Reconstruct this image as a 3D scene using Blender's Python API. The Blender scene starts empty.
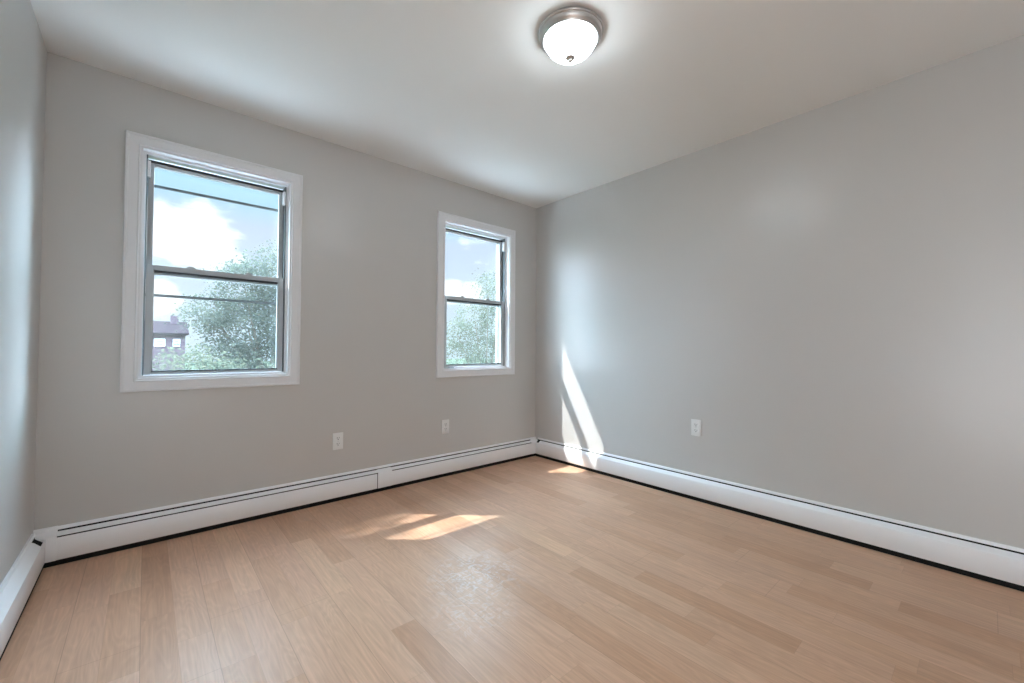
import bpy, bmesh, math, random
from mathutils import Vector, Matrix

C = bpy.context.scene.collection
S = bpy.context.scene

# ------------------------------------------------------------------ camera, world, sun, exposure
W, D, H = 3.2775, 3.75, 2.44            # room width (x), depth (-y), ceiling height
WT = 0.18                               # outer wall thickness

def make_camera():
    yaw, pitch, roll, f = 0.7206, 0.0195, 0.0060, 416.58
    F = Vector((math.sin(yaw)*math.cos(pitch), math.cos(yaw)*math.cos(pitch), math.sin(pitch)))
    R = Vector((math.cos(yaw), -math.sin(yaw), 0)); U = R.cross(F)
    R2 = R*math.cos(roll) + U*math.sin(roll); U2 = -R*math.sin(roll) + U*math.cos(roll)
    cd = bpy.data.cameras.new('camera'); cam = bpy.data.objects.new('camera', cd); C.objects.link(cam)
    m = Matrix((R2, U2, -F)).transposed().to_4x4()
    m.translation = Vector((0.3795, -2.9436, 1.0313))
    cam.matrix_world = m
    cd.sensor_fit = 'HORIZONTAL'; cd.sensor_width = 36.0; cd.lens = 36.0*f/1024.0
    cd.clip_start = 0.02; cd.clip_end = 500
    S.camera = cam
make_camera()

S.view_settings.view_transform = 'Standard'
S.view_settings.look = 'None'
S.view_settings.gamma = 1.0
S.view_settings.use_curve_mapping = False
S.view_settings.exposure = 0.37
S.cycles.use_denoising = True
S.cycles.max_bounces = 10
S.cycles.diffuse_bounces = 6
S.cycles.transparent_max_bounces = 24
S.cycles.caustics_reflective = False
S.cycles.caustics_refractive = False
S.cycles.sample_clamp_indirect = 6.0

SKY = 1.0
OVERHEAD_FILL = 28.0
LEFT_FILL = 10.0
RIGHT_FILL = 52.0
SUN = 9.5
LAMP = 24.0
ROOM_FILL = 92.0
SUN_DIR = Vector((1.065, -1.0, -1.86)).normalized()

def make_world():
    w = bpy.data.worlds.new('sky'); S.world = w; w.use_nodes = True
    nt = w.node_tree; N = nt.nodes; L = nt.links; N.clear()
    out = N.new('ShaderNodeOutputWorld'); bg = N.new('ShaderNodeBackground')
    tc = N.new('ShaderNodeTexCoord')
    sep = N.new('ShaderNodeSeparateXYZ'); L.new(tc.outputs['Generated'], sep.inputs[0])
    # lilac-blue of the lower sky turning to a clear pale cyan higher up
    rb = N.new('ShaderNodeValToRGB'); L.new(sep.outputs['Z'], rb.inputs[0])
    e = rb.color_ramp.elements
    e[0].position = 0.0; e[0].color = (0.66, 0.78, 0.90, 1)
    e[1].position = 0.34; e[1].color = (0.48, 0.76, 0.92, 1)
    q = e.new(0.24); q.color = (0.58, 0.67, 0.84, 1)
    q = e.new(0.285); q.color = (0.46, 0.70, 0.88, 1)
    q = e.new(0.9); q.color = (0.56, 0.73, 0.96, 1)
    mp = N.new('ShaderNodeMapping'); mp.inputs['Scale'].default_value = (1.0, 1.0, 2.2)
    L.new(tc.outputs['Generated'], mp.inputs[0])
    nz = N.new('ShaderNodeTexNoise'); nz.inputs['Scale'].default_value = 11.0
    nz.inputs['Detail'].default_value = 7; nz.inputs['Roughness'].default_value = 0.58
    L.new(mp.outputs[0], nz.inputs['Vector'])
    acc = None
    # cumulus heaps: direction, angular size, strength
    for d, r, a in (((0.0151, 0.9774, 0.211), 0.055, 0.75),
                           ((0.0578, 0.9764, 0.2079), 0.060, 0.80),
                           ((0.1074, 0.9767, 0.186), 0.050, 0.65),
                           ((0.0134, 0.9962, 0.0865), 0.040, 0.70),
                           ((0.5362, 0.8333, 0.135), 0.035, 0.70),
                           ((0.5795, 0.805, 0.1268), 0.035, 0.70),):
        dv = N.new('ShaderNodeVectorMath'); dv.operation = 'DISTANCE'; L.new(tc.outputs['Generated'], dv.inputs[0]); dv.inputs[1].default_value = d
        mr = N.new('ShaderNodeMapRange'); mr.interpolation_type = 'SMOOTHSTEP'; L.new(dv.outputs['Value'], mr.inputs[0])
        mr.inputs[1].default_value = r*1.5; mr.inputs[2].default_value = r*0.3; mr.inputs[3].default_value = 0; mr.inputs[4].default_value = a
        if acc is None: acc = mr.outputs[0]
        else:
            ad = N.new('ShaderNodeMath'); ad.operation = 'MAXIMUM'; L.new(acc, ad.inputs[0]); L.new(mr.outputs[0], ad.inputs[1]); acc = ad.outputs[0]
    n2 = N.new('ShaderNodeTexNoise'); n2.inputs['Scale'].default_value = 3.2; n2.inputs['Detail'].default_value = 6
    L.new(mp.outputs[0], n2.inputs['Vector'])
    g2 = N.new('ShaderNodeMapRange'); L.new(n2.outputs[0], g2.inputs[0]); g2.inputs[1].default_value = 0.55; g2.inputs[2].default_value = 0.75; g2.inputs[4].default_value = 0.6
    ad = N.new('ShaderNodeMath'); ad.operation = 'MAXIMUM'; L.new(acc, ad.inputs[0]); L.new(g2.outputs[0], ad.inputs[1])
    fl = N.new('ShaderNodeMath'); fl.operation = 'MULTIPLY_ADD'; L.new(nz.outputs[0], fl.inputs[0]); fl.inputs[1].default_value = 1.6; L.new(ad.outputs[0], fl.inputs[2])
    rc = N.new('ShaderNodeMapRange'); rc.interpolation_type = 'SMOOTHSTEP'; L.new(fl.outputs[0], rc.inputs[0]); rc.inputs[1].default_value = 0.98; rc.inputs[2].default_value = 1.40
    mx = N.new('ShaderNodeMix'); mx.data_type = 'RGBA'
    L.new(rc.outputs[0], mx.inputs[0]); L.new(rb.outputs[0], mx.inputs[6]); mx.inputs[7].default_value = (1.17, 1.22, 1.30, 1)
    # unseen sky overhead boosted to add fill light through the windows
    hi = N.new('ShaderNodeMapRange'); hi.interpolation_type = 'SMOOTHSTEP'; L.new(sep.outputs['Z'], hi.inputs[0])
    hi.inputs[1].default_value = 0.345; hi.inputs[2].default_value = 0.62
    hi.inputs[3].default_value = SKY; hi.inputs[4].default_value = SKY*OVERHEAD_FILL
    # unseen glows added low left and low far right to brighten the walls
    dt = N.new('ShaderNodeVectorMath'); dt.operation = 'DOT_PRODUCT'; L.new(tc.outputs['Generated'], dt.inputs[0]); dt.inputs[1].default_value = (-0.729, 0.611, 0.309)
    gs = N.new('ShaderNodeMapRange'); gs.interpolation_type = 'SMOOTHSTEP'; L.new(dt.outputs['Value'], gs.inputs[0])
    gs.inputs[1].default_value = 0.715; gs.inputs[2].default_value = 0.98; gs.inputs[3].default_value = 0; gs.inputs[4].default_value = SKY*LEFT_FILL
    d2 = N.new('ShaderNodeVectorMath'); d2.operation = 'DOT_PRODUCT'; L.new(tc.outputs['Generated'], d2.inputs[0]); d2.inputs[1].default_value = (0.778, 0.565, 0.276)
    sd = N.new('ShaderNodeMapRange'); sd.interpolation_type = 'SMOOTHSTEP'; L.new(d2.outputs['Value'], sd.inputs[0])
    sd.inputs[1].default_value = 0.972; sd.inputs[2].default_value = 0.995; sd.inputs[3].default_value = 0; sd.inputs[4].default_value = SKY*RIGHT_FILL
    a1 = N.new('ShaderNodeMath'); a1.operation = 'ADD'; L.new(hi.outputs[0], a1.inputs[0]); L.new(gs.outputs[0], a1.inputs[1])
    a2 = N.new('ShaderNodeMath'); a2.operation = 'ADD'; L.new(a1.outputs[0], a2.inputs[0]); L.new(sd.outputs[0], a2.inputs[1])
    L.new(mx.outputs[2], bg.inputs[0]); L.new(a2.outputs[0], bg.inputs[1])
    L.new(bg.outputs[0], out.inputs[0])
    w.cycles.sampling_method = 'MANUAL'; w.cycles.sample_map_resolution = 512
make_world()

def make_sun():
    d = bpy.data.lights.new('sun', 'SUN'); d.energy = SUN; d.angle = math.radians(0.53); d.color = (1.0, 0.975, 0.95)
    o = bpy.data.objects.new('sun', d); C.objects.link(o)
    o.rotation_euler = SUN_DIR.to_track_quat('-Z', 'Y').to_euler(); o.location = (-6, 8, 14)
make_sun()

def make_fill_light():
    # unseen area light added for room fill, beyond the doorway behind the camera
    d = bpy.data.lights.new('room_fill_light', 'AREA'); d.shape = 'RECTANGLE'; d.size = 0.8; d.size_y = 1.9
    d.energy = ROOM_FILL; d.color = (0.84, 0.93, 1.0)
    o = bpy.data.objects.new('room_fill_light', d); C.objects.link(o)
    o.location = (-0.62, -2.78, 1.15); o.rotation_euler = (math.radians(108), 0, math.radians(-145))
if ROOM_FILL > 0: make_fill_light()

# ------------------------------------------------------------------ materials
def new_mat(name):
    m = bpy.data.materials.new(name); m.use_nodes = True
    nt = m.node_tree; b = nt.nodes['Principled BSDF']
    return m, nt, b
def simple(name, col, rough=0.5, metal=0.0, spec=0.5, noise=0.0, nscale=40, bump=0.0, bscale=200):
    m, nt, b = new_mat(name); N = nt.nodes; L = nt.links
    b.inputs['Roughness'].default_value = rough; b.inputs['Metallic'].default_value = metal
    b.inputs['Specular IOR Level'].default_value = spec
    tc = N.new('ShaderNodeTexCoord')
    nz = N.new('ShaderNodeTexNoise'); nz.inputs['Scale'].default_value = nscale; nz.inputs['Detail'].default_value = 4
    L.new(tc.outputs['Object'], nz.inputs['Vector'])
    mx = N.new('ShaderNodeMix'); mx.data_type = 'RGBA'
    mx.inputs[6].default_value = (*[c*(1-noise) for c in col], 1)
    mx.inputs[7].default_value = (*[min(1, c*(1+noise)) for c in col], 1)
    L.new(nz.outputs[0], mx.inputs[0]); L.new(mx.outputs[2], b.inputs['Base Color'])
    if bump:
        n2 = N.new('ShaderNodeTexNoise'); n2.inputs['Scale'].default_value = bscale; n2.inputs['Detail'].default_value = 3
        L.new(tc.outputs['Object'], n2.inputs['Vector'])
        bp = N.new('ShaderNodeBump'); bp.inputs['Strength'].default_value = bump; bp.inputs['Distance'].default_value = 0.002
        L.new(n2.outputs[0], bp.inputs['Height']); L.new(bp.outputs[0], b.inputs['Normal'])
    return m

M = {}
M['wall'] = simple('greige_wall_paint', (0.580, 0.564, 0.548), 0.37, 0, 1.0, 0.012, 3, 0.10, 60)
M['ceiling'] = simple('white_ceiling_paint', (0.86, 0.86, 0.85), 0.75, 0, 0.3, 0.01, 3, 0.1, 80)
M['trim'] = simple('white_trim_paint', (0.82, 0.82, 0.84), 0.35, 0, 0.5, 0.01, 8)
M['vinyl'] = simple('grey_white_window_vinyl', (0.46, 0.49, 0.51), 0.40, 0, 0.5, 0.02, 12)
M['alu'] = simple('grey_aluminium', (0.42, 0.46, 0.48), 0.45, 0.3, 0.5, 0.04, 20)
M['darkalu'] = simple('weathered_dark_aluminium', (0.13, 0.15, 0.16), 0.6, 0.2, 0.4, 0.05, 20)
M['gasket'] = simple('dark_gasket', (0.03, 0.035, 0.04), 0.6)
M['heater'] = simple('white_enamel', (0.93, 0.93, 0.945), 0.38, 0, 0.5, 0.015, 6)
M['black'] = simple('dark_heater_interior', (0.012, 0.011, 0.010), 0.8, 0, 0.2, 0.2, 30)
M['nickel'] = simple('brushed_nickel', (0.58, 0.56, 0.55), 0.38, 1.0, 0.5, 0.06, 60)
M['plate'] = simple('white_plastic', (0.80, 0.80, 0.79), 0.35, 0, 0.5, 0.01, 20)
M['slot'] = simple('dark_slot', (0.02, 0.02, 0.02), 0.6)
M['screw'] = simple('painted_screw', (0.55, 0.55, 0.53), 0.35, 0.6)
M['bark'] = simple('tree_bark', (0.16, 0.12, 0.09), 0.9, 0, 0.2, 0.3, 12, 0.5, 30)
M['brick'] = simple('mauve_siding', (0.075, 0.046, 0.062), 0.85, 0, 0.3, 0.15, 6)
M['roof'] = simple('mauve_roof_shingle', (0.020, 0.015, 0.018), 1.0, 0, 0.0, 0.2, 5)
M['outer'] = simple('pale_outer_wall', (0.62, 0.60, 0.57), 0.8, 0, 0.3, 0.05, 5)
M['paving'] = simple('pale_paving', (0.44, 0.43, 0.41), 0.95, 0, 0.2, 0.15, 0.4)
M['lawn'] = simple('lawn', (0.022, 0.034, 0.016), 0.95, 0, 0.1, 0.3, 1)
M['darkglass'] = simple('dark_window_glass', (0.25, 0.29, 0.33), 0.1, 0, 0.6, 0.1, 2)

def leaf_mat(name, a, b2):
    m, nt, b = new_mat(name); N = nt.nodes; L = nt.links
    ge = N.new('ShaderNodeNewGeometry')
    rp = N.new('ShaderNodeValToRGB'); L.new(ge.outputs['Random Per Island'], rp.inputs[0])
    rp.color_ramp.elements[0].color = (*a, 1); rp.color_ramp.elements[1].color = (*b2, 1)
    df = N.new('ShaderNodeBsdfDiffuse'); tr = N.new('ShaderNodeBsdfTranslucent'); mx = N.new('ShaderNodeMixShader')
    L.new(rp.outputs[0], df.inputs[0]); L.new(rp.outputs[0], tr.inputs[0]); mx.inputs[0].default_value = 0.45
    L.new(df.outputs[0], mx.inputs[1]); L.new(tr.outputs[0], mx.inputs[2])
    L.new(mx.outputs[0], N['Material Output'].inputs[0]); N.remove(b)
    return m
M['leaf_deep'] = leaf_mat('deep_green_leaf', (0.055, 0.069, 0.060), (0.105, 0.120, 0.088))
M['leaf_pale'] = leaf_mat('pale_green_leaf', (0.060, 0.072, 0.050), (0.130, 0.140, 0.095))

def glass_mat(name, haze, tint=(0.97, 0.985, 0.985), moire=False):
    m, nt, b = new_mat(name); N = nt.nodes; L = nt.links; N.remove(b)
    out = N['Material Output']
    tr = N.new('ShaderNodeBsdfTransparent'); tr.inputs[0].default_value = (*tint, 1)
    tl = N.new('ShaderNodeBsdfTranslucent'); tl.inputs[0].default_value = (0.9, 0.92, 0.92, 1)
    gl = N.new('ShaderNodeBsdfGlossy'); gl.inputs['Roughness'].default_value = 0.02
    lw = N.new('ShaderNodeLayerWeight')            # Schlick reflection of a thin pane
    pw = N.new('ShaderNodeMath'); pw.operation = 'POWER'; L.new(lw.outputs['Facing'], pw.inputs[0]); pw.inputs[1].default_value = 5
    fr = N.new('ShaderNodeMath'); fr.operation = 'MULTIPLY_ADD'; L.new(pw.outputs[0], fr.inputs[0]); fr.inputs[1].default_value = 0.9; fr.inputs[2].default_value = 0.035
    tc = N.new('ShaderNodeTexCoord'); nz = N.new('ShaderNodeTexNoise'); nz.inputs['Scale'].default_value = 5; nz.inputs['Detail'].default_value = 5
    L.new(tc.outputs['Object'], nz.inputs['Vector'])
    mr = N.new('ShaderNodeMapRange'); L.new(nz.outputs[0], mr.inputs[0])
    mr.inputs[1].default_value = 0.3; mr.inputs[2].default_value = 0.7
    mr.inputs[3].default_value = haze*0.75; mr.inputs[4].default_value = haze*1.25
    m1 = N.new('ShaderNodeMixShader'); L.new(mr.outputs[0], m1.inputs[0]); L.new(tr.outputs[0], m1.inputs[1]); L.new(tl.outputs[0], m1.inputs[2])
    m2 = N.new('ShaderNodeMixShader'); L.new(fr.outputs[0], m2.inputs[0]); L.new(m1.outputs[0], m2.inputs[1]); L.new(gl.outputs[0], m2.inputs[2])
    L.new(m2.outputs[0], out.inputs[0])
    return m
M['glass'] = glass_mat('window_glass', 0.004)
M['dusty'] = glass_mat('dusty_storm_glass', 0.003)

def bowl_mat():
    m, nt, b = new_mat('lit_frosted_glass')
    b.inputs['Base Color'].default_value = (0.9, 0.9, 0.88, 1); b.inputs['Roughness'].default_value = 0.3
    b.inputs['Emission Color'].default_value = (0.81, 0.93, 1.0, 1); b.inputs['Emission Strength'].default_value = LAMP
    return m
M['bowl'] = bowl_mat()

def floor_mat():
    m, nt, b = new_mat('oak_laminate'); N = nt.nodes; L = nt.links
    def math_(op, a, bb=None):
        n = N.new('ShaderNodeMath'); n.operation = op
        for i, v in enumerate((a, bb)):
            if v is None: continue
            if isinstance(v, (int, float)): n.inputs[i].default_value = v
            else: L.new(v, n.inputs[i])
        return n.outputs[0]
    tc = N.new('ShaderNodeTexCoord'); sp = N.new('ShaderNodeSeparateXYZ'); L.new(tc.outputs['Object'], sp.inputs[0])
    SWD = 0.0985
    def cells(width, length, seed):
        xs = math_('DIVIDE', math_('ADD', sp.outputs['X'], 0.012), width)
        ix = math_('FLOOR', xs); fx = math_('FRACT', xs)
        wn = N.new('ShaderNodeTexWhiteNoise'); wn.noise_dimensions = '1D'; L.new(math_('ADD', ix, seed), wn.inputs['W'])
        ys = math_('ADD', math_('DIVIDE', sp.outputs['Y'], length), math_('MULTIPLY', wn.outputs[0], 7.31))
        return ix, fx, math_('FLOOR', ys), math_('FRACT', ys)
    ix, fx, iy, fy = cells(SWD, 0.62, 3.7)
    cb = N.new('ShaderNodeCombineXYZ'); L.new(ix, cb.inputs[0]); L.new(iy, cb.inputs[1])
    wn = N.new('ShaderNodeTexWhiteNoise'); wn.noise_dimensions = '3D'; L.new(cb.outputs[0], wn.inputs['Vector'])
    ramp = N.new('ShaderNodeValToRGB'); L.new(wn.outputs[0], ramp.inputs[0])
    e = ramp.color_ramp.elements
    e[0].position = 0.0; e[0].color = (0.525, 0.300, 0.188, 1)
    e[1].position = 1.0; e[1].color = (0.65, 0.405, 0.265, 1)
    x = e.new(0.35); x.color = (0.575, 0.342, 0.222, 1)
    x = e.new(0.7); x.color = (0.595, 0.358, 0.242, 1)
    # grain: fine streaks and cathedral figure, shifted for every strip
    off = N.new('ShaderNodeVectorMath'); off.operation = 'SCALE'; L.new(wn.outputs[1], off.inputs[0]); off.inputs[3].default_value = 13.0
    ad = N.new('ShaderNodeVectorMath'); ad.operation = 'ADD'; L.new(tc.outputs['Object'], ad.inputs[0]); L.new(off.outputs[0], ad.inputs[1])
    mp = N.new('ShaderNodeMapping'); mp.inputs['Scale'].default_value = (120, 4.0, 1); L.new(ad.outputs[0], mp.inputs[0])
    n1 = N.new('ShaderNodeTexNoise'); n1.inputs['Scale'].default_value = 1; n1.inputs['Detail'].default_value = 5; L.new(mp.outputs[0], n1.inputs['Vector'])
    mp2 = N.new('ShaderNodeMapping'); mp2.inputs['Scale'].default_value = (9, 1.5, 1); L.new(ad.outputs[0], mp2.inputs[0])
    n2 = N.new('ShaderNodeTexNoise'); n2.inputs['Scale'].default_value = 1.3; n2.inputs['Detail'].default_value = 2; n2.inputs['Roughness'].default_value = 0.4; L.new(mp2.outputs[0], n2.inputs['Vector'])
    ring = math_('FRACT', math_('MULTIPLY', n2.outputs[0], 15.0))
    ringl = math_('POWER', math_('ABSOLUTE', math_('SUBTRACT', ring, 0.5)), 1.6)
    g = math_('ADD', math_('MULTIPLY', math_('SUBTRACT', n1.outputs[0], 0.5), 0.55), math_('MULTIPLY', math_('SUBTRACT', ringl, 0.13), 0.30))
    # broad tone drift
    n3 = N.new('ShaderNodeTexNoise'); n3.inputs['Scale'].default_value = 2.2; n3.inputs['Detail'].default_value = 2; L.new(ad.outputs[0], n3.inputs['Vector'])
    g = math_('ADD', g, math_('MULTIPLY', math_('SUBTRACT', n3.outputs[0], 0.5), 0.25))
    val = math_('ADD', 1.0, math_('MULTIPLY', g, 0.8))
    # seams: plank edges (two strips wide), plank ends, faint strip edges
    px, pfx, py, pfy = cells(SWD*2, 1.24, 11.3)
    def edge(f, w):
        d = math_('MINIMUM', f, math_('SUBTRACT', 1.0, f))
        return math_('LESS_THAN', d, w)
    s1 = math_('MAXIMUM', edge(pfx, 0.0060), edge(pfy, 0.0010))
    s2 = math_('MAXIMUM', edge(fx, 0.008), edge(fy, 0.0015))
    val = math_('MULTIPLY', val, math_('SUBTRACT', 1.0, math_('MULTIPLY', s1, 0.18)))
    val = math_('MULTIPLY', val, math_('SUBTRACT', 1.0, math_('MULTIPLY', s2, 0.10)))
    vm = N.new('ShaderNodeVectorMath'); vm.operation = 'SCALE'; L.new(ramp.outputs[0], vm.inputs[0]); L.new(val, vm.inputs[3])
    # white scuffed wear in the middle of the room
    def blob(cx, cy, r):
        dv = N.new('ShaderNodeVectorMath'); dv.operation = 'DISTANCE'; L.new(tc.outputs['Object'], dv.inputs[0]); dv.inputs[1].default_value = (cx, cy, 0)
        mr = N.new('ShaderNodeMapRange'); L.new(dv.outputs['Value'], mr.inputs[0]); mr.inputs[1].default_value = r; mr.inputs[2].default_value = r*0.2
        mr.inputs[3].default_value = 0; mr.inputs[4].default_value = 1
        return mr.outputs[0]
    bl = math_('MAXIMUM', blob(1.52, -1.40, 0.26), math_('MULTIPLY', blob(1.36, -1.60, 0.2), 0.6))
    ns = N.new('ShaderNodeTexNoise'); ns.inputs['Scale'].default_value = 22; ns.inputs['Detail'].default_value = 6; ns.inputs['Roughness'].default_value = 0.7; ns.inputs['Distortion'].default_value = 1.5
    L.new(tc.outputs['Object'], ns.inputs['Vector'])
    sr = N.new('ShaderNodeMapRange'); L.new(ns.outputs[0], sr.inputs[0]); sr.inputs[1].default_value = 0.48; sr.inputs[2].default_value = 0.78
    sc = math_('MULTIPLY', math_('MULTIPLY', bl, sr.outputs[0]), 0.85)
    mx = N.new('ShaderNodeMix'); mx.data_type = 'RGBA'; L.new(sc, mx.inputs[0]); L.new(vm.outputs[0], mx.inputs[6]); mx.inputs[7].default_value = (0.78, 0.74, 0.72, 1)
    L.new(mx.outputs[2], b.inputs['Base Color'])
    b.inputs['Specular IOR Level'].default_value = 0.22
    L.new(math_('ADD', 0.30, math_('MULTIPLY', n1.outputs[0], 0.16)), b.inputs['Roughness'])
    bp = N.new('ShaderNodeBump'); bp.inputs['Strength'].default_value = 0.08; bp.inputs['Distance'].default_value = 0.001
    L.new(val, bp.inputs['Height']); L.new(bp.outputs[0], b.inputs['Normal'])
    return m
M['floor'] = floor_mat()

# ------------------------------------------------------------------ mesh helpers
def box(bm, a, b, bevel=0.0):
    (x0, y0, z0), (x1, y1, z1) = a, b
    vs = [bm.verts.new(p) for p in ((x0,y0,z0),(x1,y0,z0),(x1,y1,z0),(x0,y1,z0),(x0,y0,z1),(x1,y0,z1),(x1,y1,z1),(x0,y1,z1))]
    fs = [bm.faces.new([vs[i] for i in f]) for f in ((0,3,2,1),(4,5,6,7),(0,1,5,4),(1,2,6,5),(2,3,7,6),(3,0,4,7))]
    if bevel:
        es = list({e for f in fs for e in f.edges})
        bmesh.ops.bevel(bm, geom=es, offset=bevel, segments=2, affect='EDGES', profile=0.5)
def extrude(bm, prof, x0, x1):
    """closed (y, z) outline swept from x0 to x1"""
    A = [bm.verts.new((x0, y, z)) for y, z in prof]; B = [bm.verts.new((x1, y, z)) for y, z in prof]
    n = len(prof)
    for i in range(n):
        j = (i+1) % n
        bm.faces.new((A[i], A[j], B[j], B[i]))
    bm.faces.new(A[::-1]); bm.faces.new(B)
def plate_profile(pts, t):
    """an open polyline of sheet metal given thickness t"""
    n = len(pts); L_, R_ = [], []
    for i, p in enumerate(pts):
        a = Vector(pts[max(0, i-1)]); c = Vector(pts[min(n-1, i+1)]); d = (c-a).normalized()
        nr = Vector((-d.y, d.x))*t/2
        L_.append((p[0]+nr.x, p[1]+nr.y)); R_.append((p[0]-nr.x, p[1]-nr.y))
    return L_ + R_[::-1]
def lathe(bm, prof, center, seg=64, close=False):
    cx, cy = center; rings = []
    for r, z in prof:
        if r < 1e-6: rings.append([bm.verts.new((cx, cy, z))])
        else: rings.append([bm.verts.new((cx+r*math.cos(2*math.pi*k/seg), cy+r*math.sin(2*math.pi*k/seg), z)) for k in range(seg)])
    for a, b in zip(rings, rings[1:]):
        for k in range(seg):
            k2 = (k+1) % seg
            if len(a) == 1 and len(b) == 1: continue
            if len(a) == 1: bm.faces.new((a[0], b[k2], b[k]))
            elif len(b) == 1: bm.faces.new((a[k], a[k2], b[0]))
            else: bm.faces.new((a[k], a[k2], b[k2], b[k]))
def frame_sweep(bm, x0, x1, z0, z1, prof):
    """mitred rectangular frame: prof is a closed list of (outward offset, y)"""
    cs = [(x0, z0, -1, -1), (x1, z0, 1, -1), (x1, z1, 1, 1), (x0, z1, -1, 1)]
    rings = [[bm.verts.new((cx+sx*o, y, cz+sz*o)) for o, y in prof] for cx, cz, sx, sz in cs]
    n = len(prof)
    for a in range(4):
        A, B = rings[a], rings[(a+1) % 4]
        for i in range(n):
            j = (i+1) % n
            bm.faces.new((A[i], A[j], B[j], B[i]))
def obj(name, bm, mat, parent=None, smooth=None, loc=None):
    bmesh.ops.recalc_face_normals(bm, faces=bm.faces)
    me = bpy.data.meshes.new(name); bm.to_mesh(me); bm.free()
    me.materials.append(mat)
    if smooth is not None:
        for p in me.polygons: p.use_smooth = True
        me.set_sharp_from_angle(angle=math.radians(smooth))
    o = bpy.data.objects.new(name, me); C.objects.link(o)
    if parent: o.parent = parent
    if loc: o.location = loc
    return o
def empty(name, loc=(0,0,0), rz=0.0):
    o = bpy.data.objects.new(name, None); C.objects.link(o); o.location = loc; o.rotation_euler = (0,0,rz)
    o.empty_display_size = 0.1
    return o
def tag(o, label=None, cat=None, group=None, kind=None):
    if label: o['label'] = label
    if cat: o['category'] = cat
    if group: o['group'] = group
    if kind: o['kind'] = kind
    return o
def dup(root, loc, rz):
    r = root.copy(); C.objects.link(r); r.location = loc; r.rotation_euler = (0,0,rz)
    for ch in list(root.children):
        c = ch.copy(); C.objects.link(c); c.parent = r
        for g in list(ch.children):
            d = g.copy(); C.objects.link(d); d.parent = c
    return r

# ------------------------------------------------------------------ room shell
OX1 = (0.341, 1.068); OX2 = (2.205, 2.926); OZ = (0.859, 2.097)

def room():
    bm = bmesh.new(); box(bm, (-1.42, -D-0.12, -0.12), (W+0.12, WT, 0.0))
    tag(obj('floor', bm, M['floor']), 'pinkish oak laminate floor laid in strips towards the windows', 'floor', kind='structure')
    bm = bmesh.new(); box(bm, (-1.42, -D-0.12, H), (W+0.12, WT, H+0.12))
    tag(obj('ceiling', bm, M['ceiling']), 'plain white painted ceiling', 'ceiling', kind='structure')
    bm = bmesh.new()
    xs = [-0.12, OX1[0], OX1[1], OX2[0], OX2[1], W+0.12]
    for i in range(5):
        a, b = xs[i], xs[i+1]
        if i in (1, 3):
            box(bm, (a, 0, 0), (b, WT, OZ[0])); box(bm, (a, 0, OZ[1]), (b, WT, H))
        else: box(bm, (a, 0, 0), (b, WT, H))
    bmesh.ops.remove_doubles(bm, verts=bm.verts, dist=1e-5)
    tag(obj('wall_back', bm, M['wall']), 'greige painted wall holding the two windows', 'wall', kind='structure')
    bm = bmesh.new(); box(bm, (-0.12, -2.92, 0), (0, 0, H)); box(bm, (-0.12, -3.68, 2.06), (0, -2.92, H)); box(bm, (-0.12, -D, 0), (0, -3.68, H))  # doorway gap added to let the fill light in
    tag(obj('wall_left', bm, M['wall']), 'greige painted wall at the left edge, seen at a slant', 'wall', kind='structure')
    bm = bmesh.new(); box(bm, (W, -D, 0), (W+0.12, 0, H))
    tag(obj('wall_right', bm, M['wall']), 'wide blank greige painted wall on the right', 'wall', kind='structure')
    bm = bmesh.new()
    box(bm, (-0.12, -D-0.12, 0), (W+0.12, -D, H))
    tag(obj('wall_front', bm, M['wall']), 'plain greige painted wall behind the viewer', 'wall', kind='structure')
room()
bm = bmesh.new()
box(bm, (-1.42, -D-0.12, 0), (-1.30, -2.20, H)); box(bm, (-1.30, -2.32, 0), (-0.12, -2.20, H)); box(bm, (-1.30, -D-0.12, 0), (-0.12, -D, H))  # unseen hallway box added to enclose the fill light
tag(obj('wall_hallway', bm, M['wall']), 'greige walls of the unseen hallway added around the fill light', 'wall', kind='structure')

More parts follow.
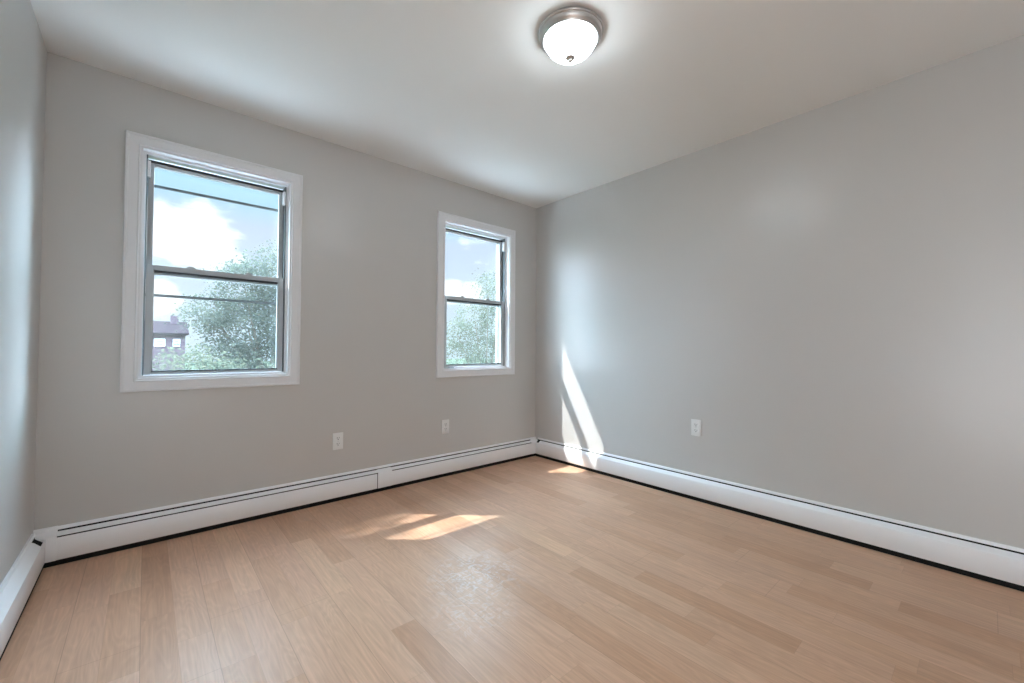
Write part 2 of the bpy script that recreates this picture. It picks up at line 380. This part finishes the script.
# ------------------------------------------------------------------ windows
def window(name, ox, storm_bars, label):
    x0, x1 = ox; z0, z1 = OZ
    w = empty(name, ((x0+x1)/2, 0, z0)); tag(w, label, 'window', kind='structure')
    cx, cz = (x0+x1)/2, z0
    hx = (x1-x0)/2; hz = z1-z0
    # local coordinates: x about the middle, z from the opening's bottom
    bm = bmesh.new()   # casing: flat board with a raised bead inside and a back band outside
    frame_sweep(bm, -hx, hx, 0, hz, [(0.0, 0.0), (0.0, -0.015), (0.002, -0.020), (0.006, -0.020), (0.009, -0.0150), (0.046, -0.0175),
                                      (0.049, -0.021), (0.057, -0.021), (0.060, -0.017), (0.060, 0.0)])
    obj('casing', bm, M['trim'], w, smooth=30)
    bm = bmesh.new()   # jamb lining of the reveal
    frame_sweep(bm, -hx, hx, 0, hz, [(0.0, -0.012), (-0.010, -0.012), (-0.010, 0.030), (-0.022, 0.032), (-0.022, 0.115), (0.0, 0.115)])
    obj('jamb', bm, M['trim'], w, smooth=30)
    bm = bmesh.new()   # outer part of the reveal
    frame_sweep(bm, -hx, hx, 0, hz, [(0.0, 0.115), (-0.004, 0.115), (-0.004, WT), (-0.002, WT+0.01), (0.035, WT+0.01), (0.035, WT), (0.0, WT)])
    obj('outer_frame', bm, M['trim'], w, smooth=30)
    j = 0.024
    # side tracks and head track
    for s in (-1, 1):
        bm = bmesh.new(); xa, xb = sorted((s*(hx-j), s*(hx-j-0.006)))
        box(bm, (xa, 0.034, 0.02), (xb, 0.108, hz-0.024))
        t = obj('side_track', bm, M['darkalu'], w)
        bm = bmesh.new(); xa, xb = sorted((s*(hx-j-0.004), s*(hx-j-0.017)))
        box(bm, (xa, 0.030, hz-0.142), (xb, 0.058, hz-0.055), 0.002)
        tag(obj('track_cover', bm, M['trim'], t), 'short white cover at the top of the side track')
    zm = 0.602           # meeting rail height above the opening bottom
    inx = hx - j - 0.007
    # upper sash, outer plane
    ya, yb = 0.072, 0.098
    st = 0.026
    us = bmesh.new()
    ztop = hz-0.050
    box(us, (-inx, ya, zm-0.028), (-inx+st, yb, ztop), 0.002); box(us, (inx-st, ya, zm-0.028), (inx, yb, ztop), 0.002)
    box(us, (-inx+st, ya, ztop-0.018), (inx-st, yb, ztop), 0.002); box(us, (-inx+st, ya, zm-0.028), (inx-st, yb, zm+0.004), 0.002)
    u = obj('upper_sash', us, M['vinyl'], w)
    bm = bmesh.new(); box(bm, (-inx+st-0.004, 0.084, zm), (inx-st+0.004, 0.087, ztop-0.014)); obj('pane', bm, M['glass'], u)
    bm = bmesh.new(); box(bm, (-inx, 0.070, ztop+0.001), (inx, 0.10, ztop+0.013)); obj('gasket', bm, M['gasket'], u)
    # lower sash, inner plane
    ya, yb = 0.038, 0.066
    st = 0.030
    ls = bmesh.new()
    box(ls, (-inx, ya, 0.024), (-inx+st, yb, zm+0.02), 0.002); box(ls, (inx-st, ya, 0.024), (inx, yb, zm+0.02), 0.002)
    box(ls, (-inx+st, ya, 0.024), (inx-st, yb, 0.040), 0.002); box(ls, (-inx+st, ya-0.006, zm-0.008), (inx-st, yb, zm+0.020), 0.003)
    l = obj('lower_sash', ls, M['vinyl'], w)
    bm = bmesh.new(); box(bm, (-inx+st-0.004, 0.051, 0.036), (inx-st+0.004, 0.054, zm)); obj('pane', bm, M['glass'], l)
    bm = bmesh.new(); box(bm, (-inx+st, ya-0.001, 0.0402), (inx-st, yb-0.004, 0.0462)); box(bm, (-inx+st, ya+0.004, zm-0.020), (inx-st, yb-0.004, zm-0.0085)); obj('gasket', bm, M['gasket'], l)
    bm = bmesh.new()
    for s in (-1, 1): box(bm, (s*(inx-st-0.002)-0.002, ya+0.004, 0.041), (s*(inx-st-0.002)+0.002, yb-0.004, zm-0.01))
    obj('glazing_bead', bm, M['alu'], l)
    for s in (-1, 1):
        bm = bmesh.new(); prof = [(-0.022, 0), (-0.018, 0.007), (-0.008, 0.011), (0.008, 0.011), (0.018, 0.007), (0.022, 0)]
        A = [bm.verts.new((s*inx*0.42+a, 0.040, zm+0.020+b)) for a, b in prof]; B = [bm.verts.new((s*inx*0.42+a, 0.060, zm+0.020+b)) for a, b in prof]
        for i in range(6): bm.faces.new((A[i], A[(i+1) % 6], B[(i+1) % 6], B[i]))
        bm.faces.new(A); bm.faces.new(B[::-1])
        obj('sash_lock', bm, M['vinyl'], w)
    # storm window outside
    bm = bmesh.new(); ix = hx-0.006
    frame_sweep(bm, -ix+0.022, ix-0.022, 0.028, hz-0.014, [(0.0, 0.142), (0.0, 0.160), (0.020, 0.160), (0.020, 0.142)])
    sf = obj('storm_frame', bm, M['alu'] if storm_bars else M['vinyl'], w)
    bm = bmesh.new(); box(bm, (-ix+0.022, 0.150, 0.03), (ix-0.022, 0.153, hz-0.016)); obj('storm_pane', bm, M['dusty'], w)
    if storm_bars:
        for zb in (1.318-OZ[0], 1.935-OZ[0]):
            bm = bmesh.new(); box(bm, (-ix+0.022, 0.141, zb), (ix-0.022, 0.148, zb+0.015))
            r = obj('storm_rail', bm, M['darkalu'], w)
            bm = bmesh.new(); 
            box(bm, (-ix+0.030, 0.136, zb-0.030), (-ix+0.032, 0.140, zb)); box(bm, (-ix+0.046, 0.136, zb-0.030), (-ix+0.048, 0.140, zb)); box(bm, (-ix+0.030, 0.136, zb-0.032), (-ix+0.048, 0.140, zb-0.030))
            obj('latch', bm, M['darkalu'], r)
    else:
        bm = bmesh.new(); box(bm, (-inx+0.004, 0.022, 0.013), (-inx+0.10, 0.036, 0.024), 0.003); box(bm, (-inx+0.045, 0.016, 0.016), (-inx+0.06, 0.024, 0.026), 0.002)
        obj('sash_latch', bm, M['alu'], w)
    return w
window('window_1', OX1, True, 'larger-looking left window with two thin storm rails across its panes')
window('window_2', OX2, False, 'right-hand window close to the room corner, tree filling its lower pane')

# ------------------------------------------------------------------ baseboard heaters
HT, HD, HB = 0.1745, 0.043, 0.026
def heater_parts(root, L0, L1, segs, slot2=True, hole=None, slot1=True, ends=(0.003, 0.003)):
    """length along local +x, wall at y=0, room towards -y.  segs: list of (x0, x1) front panels"""
    bm = bmesh.new()
    extrude(bm, plate_profile([(-0.001, 0.004), (-0.001, HT-0.0007), (-0.0085, HT-0.0007), (-0.0105, HT-0.003), (-0.0110, 0.1595)], 0.0014), L0, L1)
    obj('back_plate', bm, M['heater'], root, smooth=40)
    bm = bmesh.new()
    extrude(bm, [(-0.002, 0.001), (-0.0385, 0.001), (-0.0385, 0.026), (-0.037, 0.122), (-0.0098, 0.146), (-0.0098, 0.157), (-0.002, 0.168)], L0+ends[0], L1-ends[1])
    tag(obj('heating_element', bm, M['black'], root), 'black heating element showing in the slots')
    d0, d1 = L0, L1
    if hole: d0, d1 = hole
    dz = 0.1380 if slot2 else 0.1345
    bm = bmesh.new()
    extrude(bm, plate_profile([(-0.0138 if slot1 else -0.0108, 0.1515 if slot1 else 0.1608), (-0.020, 0.1495 if slot1 else 0.1550), (-0.0400, dz)], 0.0016), d0, d1)
    obj('damper', bm, M['heater'], root, smooth=40)
    for a, b in segs:
        bm = bmesh.new()
        top = [(-0.0405, 0.1310), (-0.0415, 0.1310), (-HD, 0.1285)] if slot2 else [(-0.0395, 0.1340), (-0.0418, 0.1325), (-HD, 0.1270)]
        extrude(bm, plate_profile(top + [(-HD, 0.030), (-HD+0.002, HB+0.001), (-HD+0.010, HB)], 0.0016), a, b)
        obj('front_panel', bm, M['heater'], root, smooth=40)
def cover(root, a, b, name, label, grow=0.0012, low=HB-0.001):
    bm = bmesh.new(); g = grow
    extrude(bm, [(-0.0005, low), (-0.0005, HT+g), (-0.0090, HT+g), (-0.0125, HT-0.003), (-0.0145, 0.1560), (-0.0400, 0.1390+g), (-HD-g, 0.1330), (-HD-g, 0.030), (-HD+0.001, low)], a, b)
    return tag(obj(name, bm, M['heater'], root, smooth=40), label)

hb = empty('baseboard_heater', (0, 0, 0)); tag(hb, 'long white baseboard heater under the two windows, with a joint midway', 'heater', 'baseboard heaters along the walls')
heater_parts(hb, 0.0785, W-0.0785, [(0.0785, 1.645), (1.650, W-0.0785)], True, ends=(-0.072, -0.072))
cover(hb, 0.0005, 0.078, 'corner_cover', 'smooth white corner cover without slots')
cover(hb, W-0.078, W-0.0005, 'corner_cover', 'smooth white corner cover without slots')
bm = bmesh.new()
extrude(bm, plate_profile([(-0.0150, 0.1550), (-0.0400, 0.1405), (-HD-0.0012, 0.1340), (-HD-0.0012, 0.030), (-HD+0.001, HB)], 0.0016), 1.6515, 1.758)
obj('splice_plate', bm, M['heater'], hb, smooth=40)

LL = 2.85
hl = empty('baseboard_heater', (0, -LL, 0), math.pi/2); tag(hl, 'white baseboard heater with a sloped top along the left wall', 'heater', 'baseboard heaters along the walls')
heater_parts(hl, 0.0, LL-0.0475, [(0.0, LL-0.0495)], False, hole=(0.0, LL-0.135), slot1=False, ends=(0.003, -0.003))
RL = 3.55
hr = empty('baseboard_heater', (W, 0, 0), -math.pi/2); tag(hr, 'long white baseboard heater with one thin dark slot along the right wall', 'heater', 'baseboard heaters along the walls')
heater_parts(hr, 0.0475, RL, [(0.0490, RL)], False, hole=(0.085, RL), ends=(-0.003, 0.003))

# ------------------------------------------------------------------ ceiling lamp
LX, LY = 1.769, -1.741
lamp = empty('ceiling_light', (LX, LY, H)); tag(lamp, 'flush-mount ceiling light with nickel ring and lit white glass bowl', 'light')
bm = bmesh.new()
lathe(bm, [(0.0, 0.0), (0.133, 0.0), (0.133, -0.004), (0.143, -0.005), (0.1445, -0.009), (0.143, -0.013), (0.1385, -0.0145), (0.1385, -0.017), (0.1375, -0.022), (0.133, -0.031), (0.128, -0.034), (0.1265, -0.036),
           (0.1225, -0.042), (0.118, -0.042), (0.114, -0.036), (0.113, -0.028), (0.0, -0.028)], (0, 0), 96)
obj('mounting_ring', bm, M['nickel'], lamp, smooth=35)
bm = bmesh.new()
prof = [(0.1115, -0.032)] + [(0.1115*math.cos(t), -0.038-0.076*math.sin(t)) for t in [i*math.pi/2/16 for i in range(17)]]
prof[-1] = (0.0, -0.114)
lathe(bm, prof, (0, 0), 96)
obj('glass_bowl', bm, M['bowl'], lamp, smooth=60)
bm = bmesh.new()
lathe(bm, [(0.0, -0.112), (0.020, -0.112), (0.0215, -0.116), (0.016, -0.121), (0.009, -0.124), (0.010, -0.129), (0.006, -0.134), (0.0, -0.136)], (0, 0), 40)
obj('finial', bm, M['nickel'], lamp, smooth=40)

# ------------------------------------------------------------------ wall outlets
def make_outlet(loc, rz):
    o = empty('wall_outlet', loc, rz)
    bm = bmesh.new(); box(bm, (-0.035, -0.0055, -0.057), (0.035, -0.0002, 0.057), 0.0022); obj('cover_plate', bm, M['plate'], o, smooth=40)
    for s in (-1, 1):
        bm = bmesh.new(); cz = s*0.0195; pts = []
        for k in range(24):
            a = 2*math.pi*k/24; pts.append((0.0172*math.cos(a), max(-0.0125, min(0.0125, 0.0172*math.sin(a)))))
        A = [bm.verts.new((x, -0.0050, cz+z)) for x, z in pts]; B = [bm.verts.new((x, -0.0072, cz+z)) for x, z in pts]
        for i in range(24): bm.faces.new((A[i], A[(i+1) % 24], B[(i+1) % 24], B[i]))
        bm.faces.new(B)
        r = obj('receptacle', bm, M['plate'], o)
        bm = bmesh.new()
        box(bm, (-0.0078, -0.0076, cz-0.001), (-0.0052, -0.0070, cz+0.0085)); box(bm, (0.0052, -0.0076, cz+0.000), (0.0078, -0.0070, cz+0.0075))
        box(bm, (-0.0026, -0.0076, cz-0.0095), (0.0026, -0.0070, cz-0.0045))
        obj('slots', bm, M['slot'], r)
    bm = bmesh.new()
    for k in range(1):
        A = [bm.verts.new((0.0032*math.cos(a), -0.0054, 0.0032*math.sin(a))) for a in [2*math.pi*i/16 for i in range(16)]]
        B = [bm.verts.new((0.0028*math.cos(a), -0.0066, 0.0028*math.sin(a))) for a in [2*math.pi*i/16 for i in range(16)]]
        for i in range(16): bm.faces.new((A[i], A[(i+1) % 16], B[(i+1) % 16], B[i]))
        bm.faces.new(B)
    obj('screw', bm, M['screw'], o)
    return o
G = 'wall outlets'
ou = make_outlet((1.379, 0, 0.397), 0); tag(ou, 'white wall outlet just right of and below the left window', 'outlet', G)
o2 = dup(ou, (2.239, 0, 0.395), 0); tag(o2, 'white wall outlet directly below the right-hand window', 'outlet', G)
o3 = dup(ou, (W, -1.601, 0.494), -math.pi/2); tag(o3, 'white wall outlet alone on the blank right wall', 'outlet', G)

# ------------------------------------------------------------------ outdoors
GZ = -3.4
bm = bmesh.new(); box(bm, (-60, 6.0, GZ-0.2), (120, 160, GZ))
tag(obj('lawn', bm, M['lawn']), 'dark green lawn under the trees', 'lawn', kind='structure')
bm = bmesh.new(); box(bm, (-60, WT+0.3, GZ-0.2), (120, 6.0, GZ))
tag(obj('ground', bm, M['paving']), 'pale paved ground outside', 'ground', kind='structure')

def leaves_mesh(blobs, per_m2, size, seed):
    rnd = random.Random(seed); vs, fs = [], []
    for (c, r) in blobs:
        n = int(per_m2*(r[0]*r[1]+r[1]*r[2]+r[0]*r[2])*4/3*3.14)
        # small clumps over the blob's shell
        k = max(6, n//14)
        for _ in range(k):
            d = Vector((rnd.gauss(0,1), rnd.gauss(0,1), rnd.gauss(0,1))).normalized()
            rad = rnd.uniform(0.55, 1.06)
            q = Vector((c[0]+d.x*r[0]*rad, c[1]+d.y*r[1]*rad, c[2]+d.z*r[2]*rad))
            for __ in range(14):
                p = q + Vector((rnd.gauss(0,1), rnd.gauss(0,1), rnd.gauss(0,0.7)))*size*1.7
                a = Vector((rnd.gauss(0,1), rnd.gauss(0,1), rnd.gauss(0,0.6))).normalized(); b = a.orthogonal().normalized()
                b = (Matrix.Rotation(rnd.uniform(0, 6.28), 3, a) @ b)
                s = size*rnd.uniform(0.6, 1.2); t = a.cross(b)*s*0.14; i = len(vs)
                vs += [p-a*s*0.5, p+b*s*0.27+t, p+a*s*0.5, p-b*s*0.27+t]
                fs += [(i, i+1, i+2), (i, i+2, i+3)]
    return vs, fs
def limb(bm, a, b, ra, rb, seg=8):
    a, b = Vector(a), Vector(b); d = (b-a).normalized(); u = d.orthogonal().normalized(); v = d.cross(u)
    A = [bm.verts.new(a+(u*math.cos(t)+v*math.sin(t))*ra) for t in [2*math.pi*k/seg for k in range(seg)]]
    B = [bm.verts.new(b+(u*math.cos(t)+v*math.sin(t))*rb) for t in [2*math.pi*k/seg for k in range(seg)]]
    for k in range(seg): bm.faces.new((A[k], A[(k+1) % seg], B[(k+1) % seg], B[k]))
    bm.faces.new(A[::-1]); bm.faces.new(B)
def tree(base, blobs, size, dens, mat, seed, label, trunk_r=0.16, fork=None):
    """blobs are in world coordinates"""
    t = empty('tree', base); tag(t, label, 'tree', 'trees outside the windows')
    vs, fs = leaves_mesh(blobs, dens, size, seed)
    b = Vector(base)
    me = bpy.data.meshes.new('foliage'); me.from_pydata([tuple(v-b) for v in vs], [], fs); me.materials.append(mat)
    o = bpy.data.objects.new('foliage', me); C.objects.link(o); o.parent = t
    bm = bmesh.new()
    mid = Vector(fork) - b if fork else Vector((0, 0, 2.6))
    limb(bm, (0,0,-0.05), mid, trunk_r, trunk_r*0.7, 12)
    for c, r in blobs:
        limb(bm, mid - Vector((0,0,0.15)), Vector(c)-b, trunk_r*0.45, trunk_r*0.08)
    obj('trunk', bm, M['bark'], t, smooth=50)
    return t

tree((3.8, 14.6, GZ), [((4.2,14.6,3.65),(1.3,1.2,1.3)), ((3.0,14.6,3.2),(0.9,1.0,0.95)), ((2.05,14.4,2.2),(0.75,0.8,0.65)), ((3.1,14.4,1.7),(1.3,1.1,1.2)), ((4.6,14.8,2.0),(1.4,1.2,1.4)),
      ((2.5,14.4,0.4),(1.2,1.0,0.9)), ((4.0,14.5,0.2),(1.4,1.2,1.1)), ((3.2,14.0,-0.6),(1.6,1.0,0.8)), ((5.0,14.2,-0.4),(1.3,1.0,0.9)), ((5.6,15.0,3.0),(1.1,1.1,1.3))],
     0.115, 220, M['leaf_deep'], 3, 'big broad green tree in the right half of the left window', 0.2, (3.8, 14.6, -0.6))
tree((1.4, 11.6, GZ), [((0.95,11.6,0.50),(0.55,0.6,0.42)), ((1.7,11.8,0.45),(0.7,0.7,0.5)), ((1.5,11.4,-0.3),(1.2,0.9,0.6)), ((2.7,11.5,0.0),(0.9,0.8,0.6)), ((3.4,11.5,-0.1),(0.8,0.8,0.6)), ((0.6,11.4,-0.2),(0.9,0.8,0.6))],
     0.11, 120, M['leaf_pale'], 5, 'lower pale green tree along the bottom of the left window', 0.13, (1.4, 11.6, -1.4))
tree((9.3, 8.6, GZ), [((9.40,8.6,3.10),(0.50,0.6,0.62)), ((9.95,8.6,2.9),(0.5,0.6,0.7)), ((8.9,8.7,2.05),(0.70,0.7,0.65)), ((9.75,8.5,1.9),(0.75,0.8,0.8)), ((8.2,8.7,1.5),(0.50,0.6,0.50)), ((8.3,8.6,0.7),(0.8,0.8,0.7)), ((9.3,8.5,0.8),(0.9,0.9,0.8)), ((10.2,8.6,0.8),(0.8,0.8,0.8)), ((8.9,8.5,-0.1),(1.2,0.9,0.8)), ((10.2,8.4,-0.1),(1.1,0.9,0.8)), ((7.9,8.6,-0.1),(0.8,0.8,0.7))],
     0.075, 260, M['leaf_pale'], 9, 'airy pale tree filling the lower pane of the right-hand window', 0.10, (9.3, 8.6, -0.8))
tree((-3.6, 3.9, GZ), [((-2.12,2.6,5.93),(0.20,0.18,0.14)), ((-2.10,2.6,5.70),(0.24,0.2,0.16)), ((-1.86,2.6,5.66),(0.20,0.14,0.12)), ((-2.22,2.6,6.02),(0.15,0.15,0.10)), ((-2.9,3.1,5.3),(0.6,0.5,0.5)), ((-3.8,3.9,5.6),(0.9,0.9,0.8))],
     0.09, 400, M['leaf_deep'], 12, 'unseen tall tree added beside the house to shade the left window', 0.15, (-3.6, 3.9, 3.6))  # unseen crown, shaped to break up the sun through the left window

def house():
    h = empty('house', (0.4, 55, GZ)); tag(h, 'distant mauve house with small white windows at the left window pane', 'house')
    bm = bmesh.new(); box(bm, (-3.4, 0, 0), (3.2, 7, 6.1)); obj('wall', bm, M['brick'], h)
    bm = bmesh.new(); extrude(bm, [(-0.4, 6.0), (3.5, 7.4), (7.4, 6.0), (7.4, 5.85), (-0.4, 5.85)], -3.7, 3.5); obj('roof', bm, M['roof'], h)
    for x, w_ in ((-1.6, 0.9), (0.6, 0.9), (2.15, 0.6)):
        bm = bmesh.new()
        box(bm, (x, -0.08, 4.55), (x+w_, 0.0, 5.35))
        f = obj('window_frame', bm, M['trim'], h)
        bm = bmesh.new(); box(bm, (x+0.14, -0.10, 4.66), (x+w_-0.14, -0.07, 4.92)); box(bm, (x+0.14, -0.10, 4.98), (x+w_-0.14, -0.07, 5.24)); obj('pane', bm, M['darkglass'], f)
    bm = bmesh.new(); box(bm, (2.0, 2.6, 6.4), (2.7, 3.4, 8.0)); obj('chimney', bm, M['brick'], h)
house()
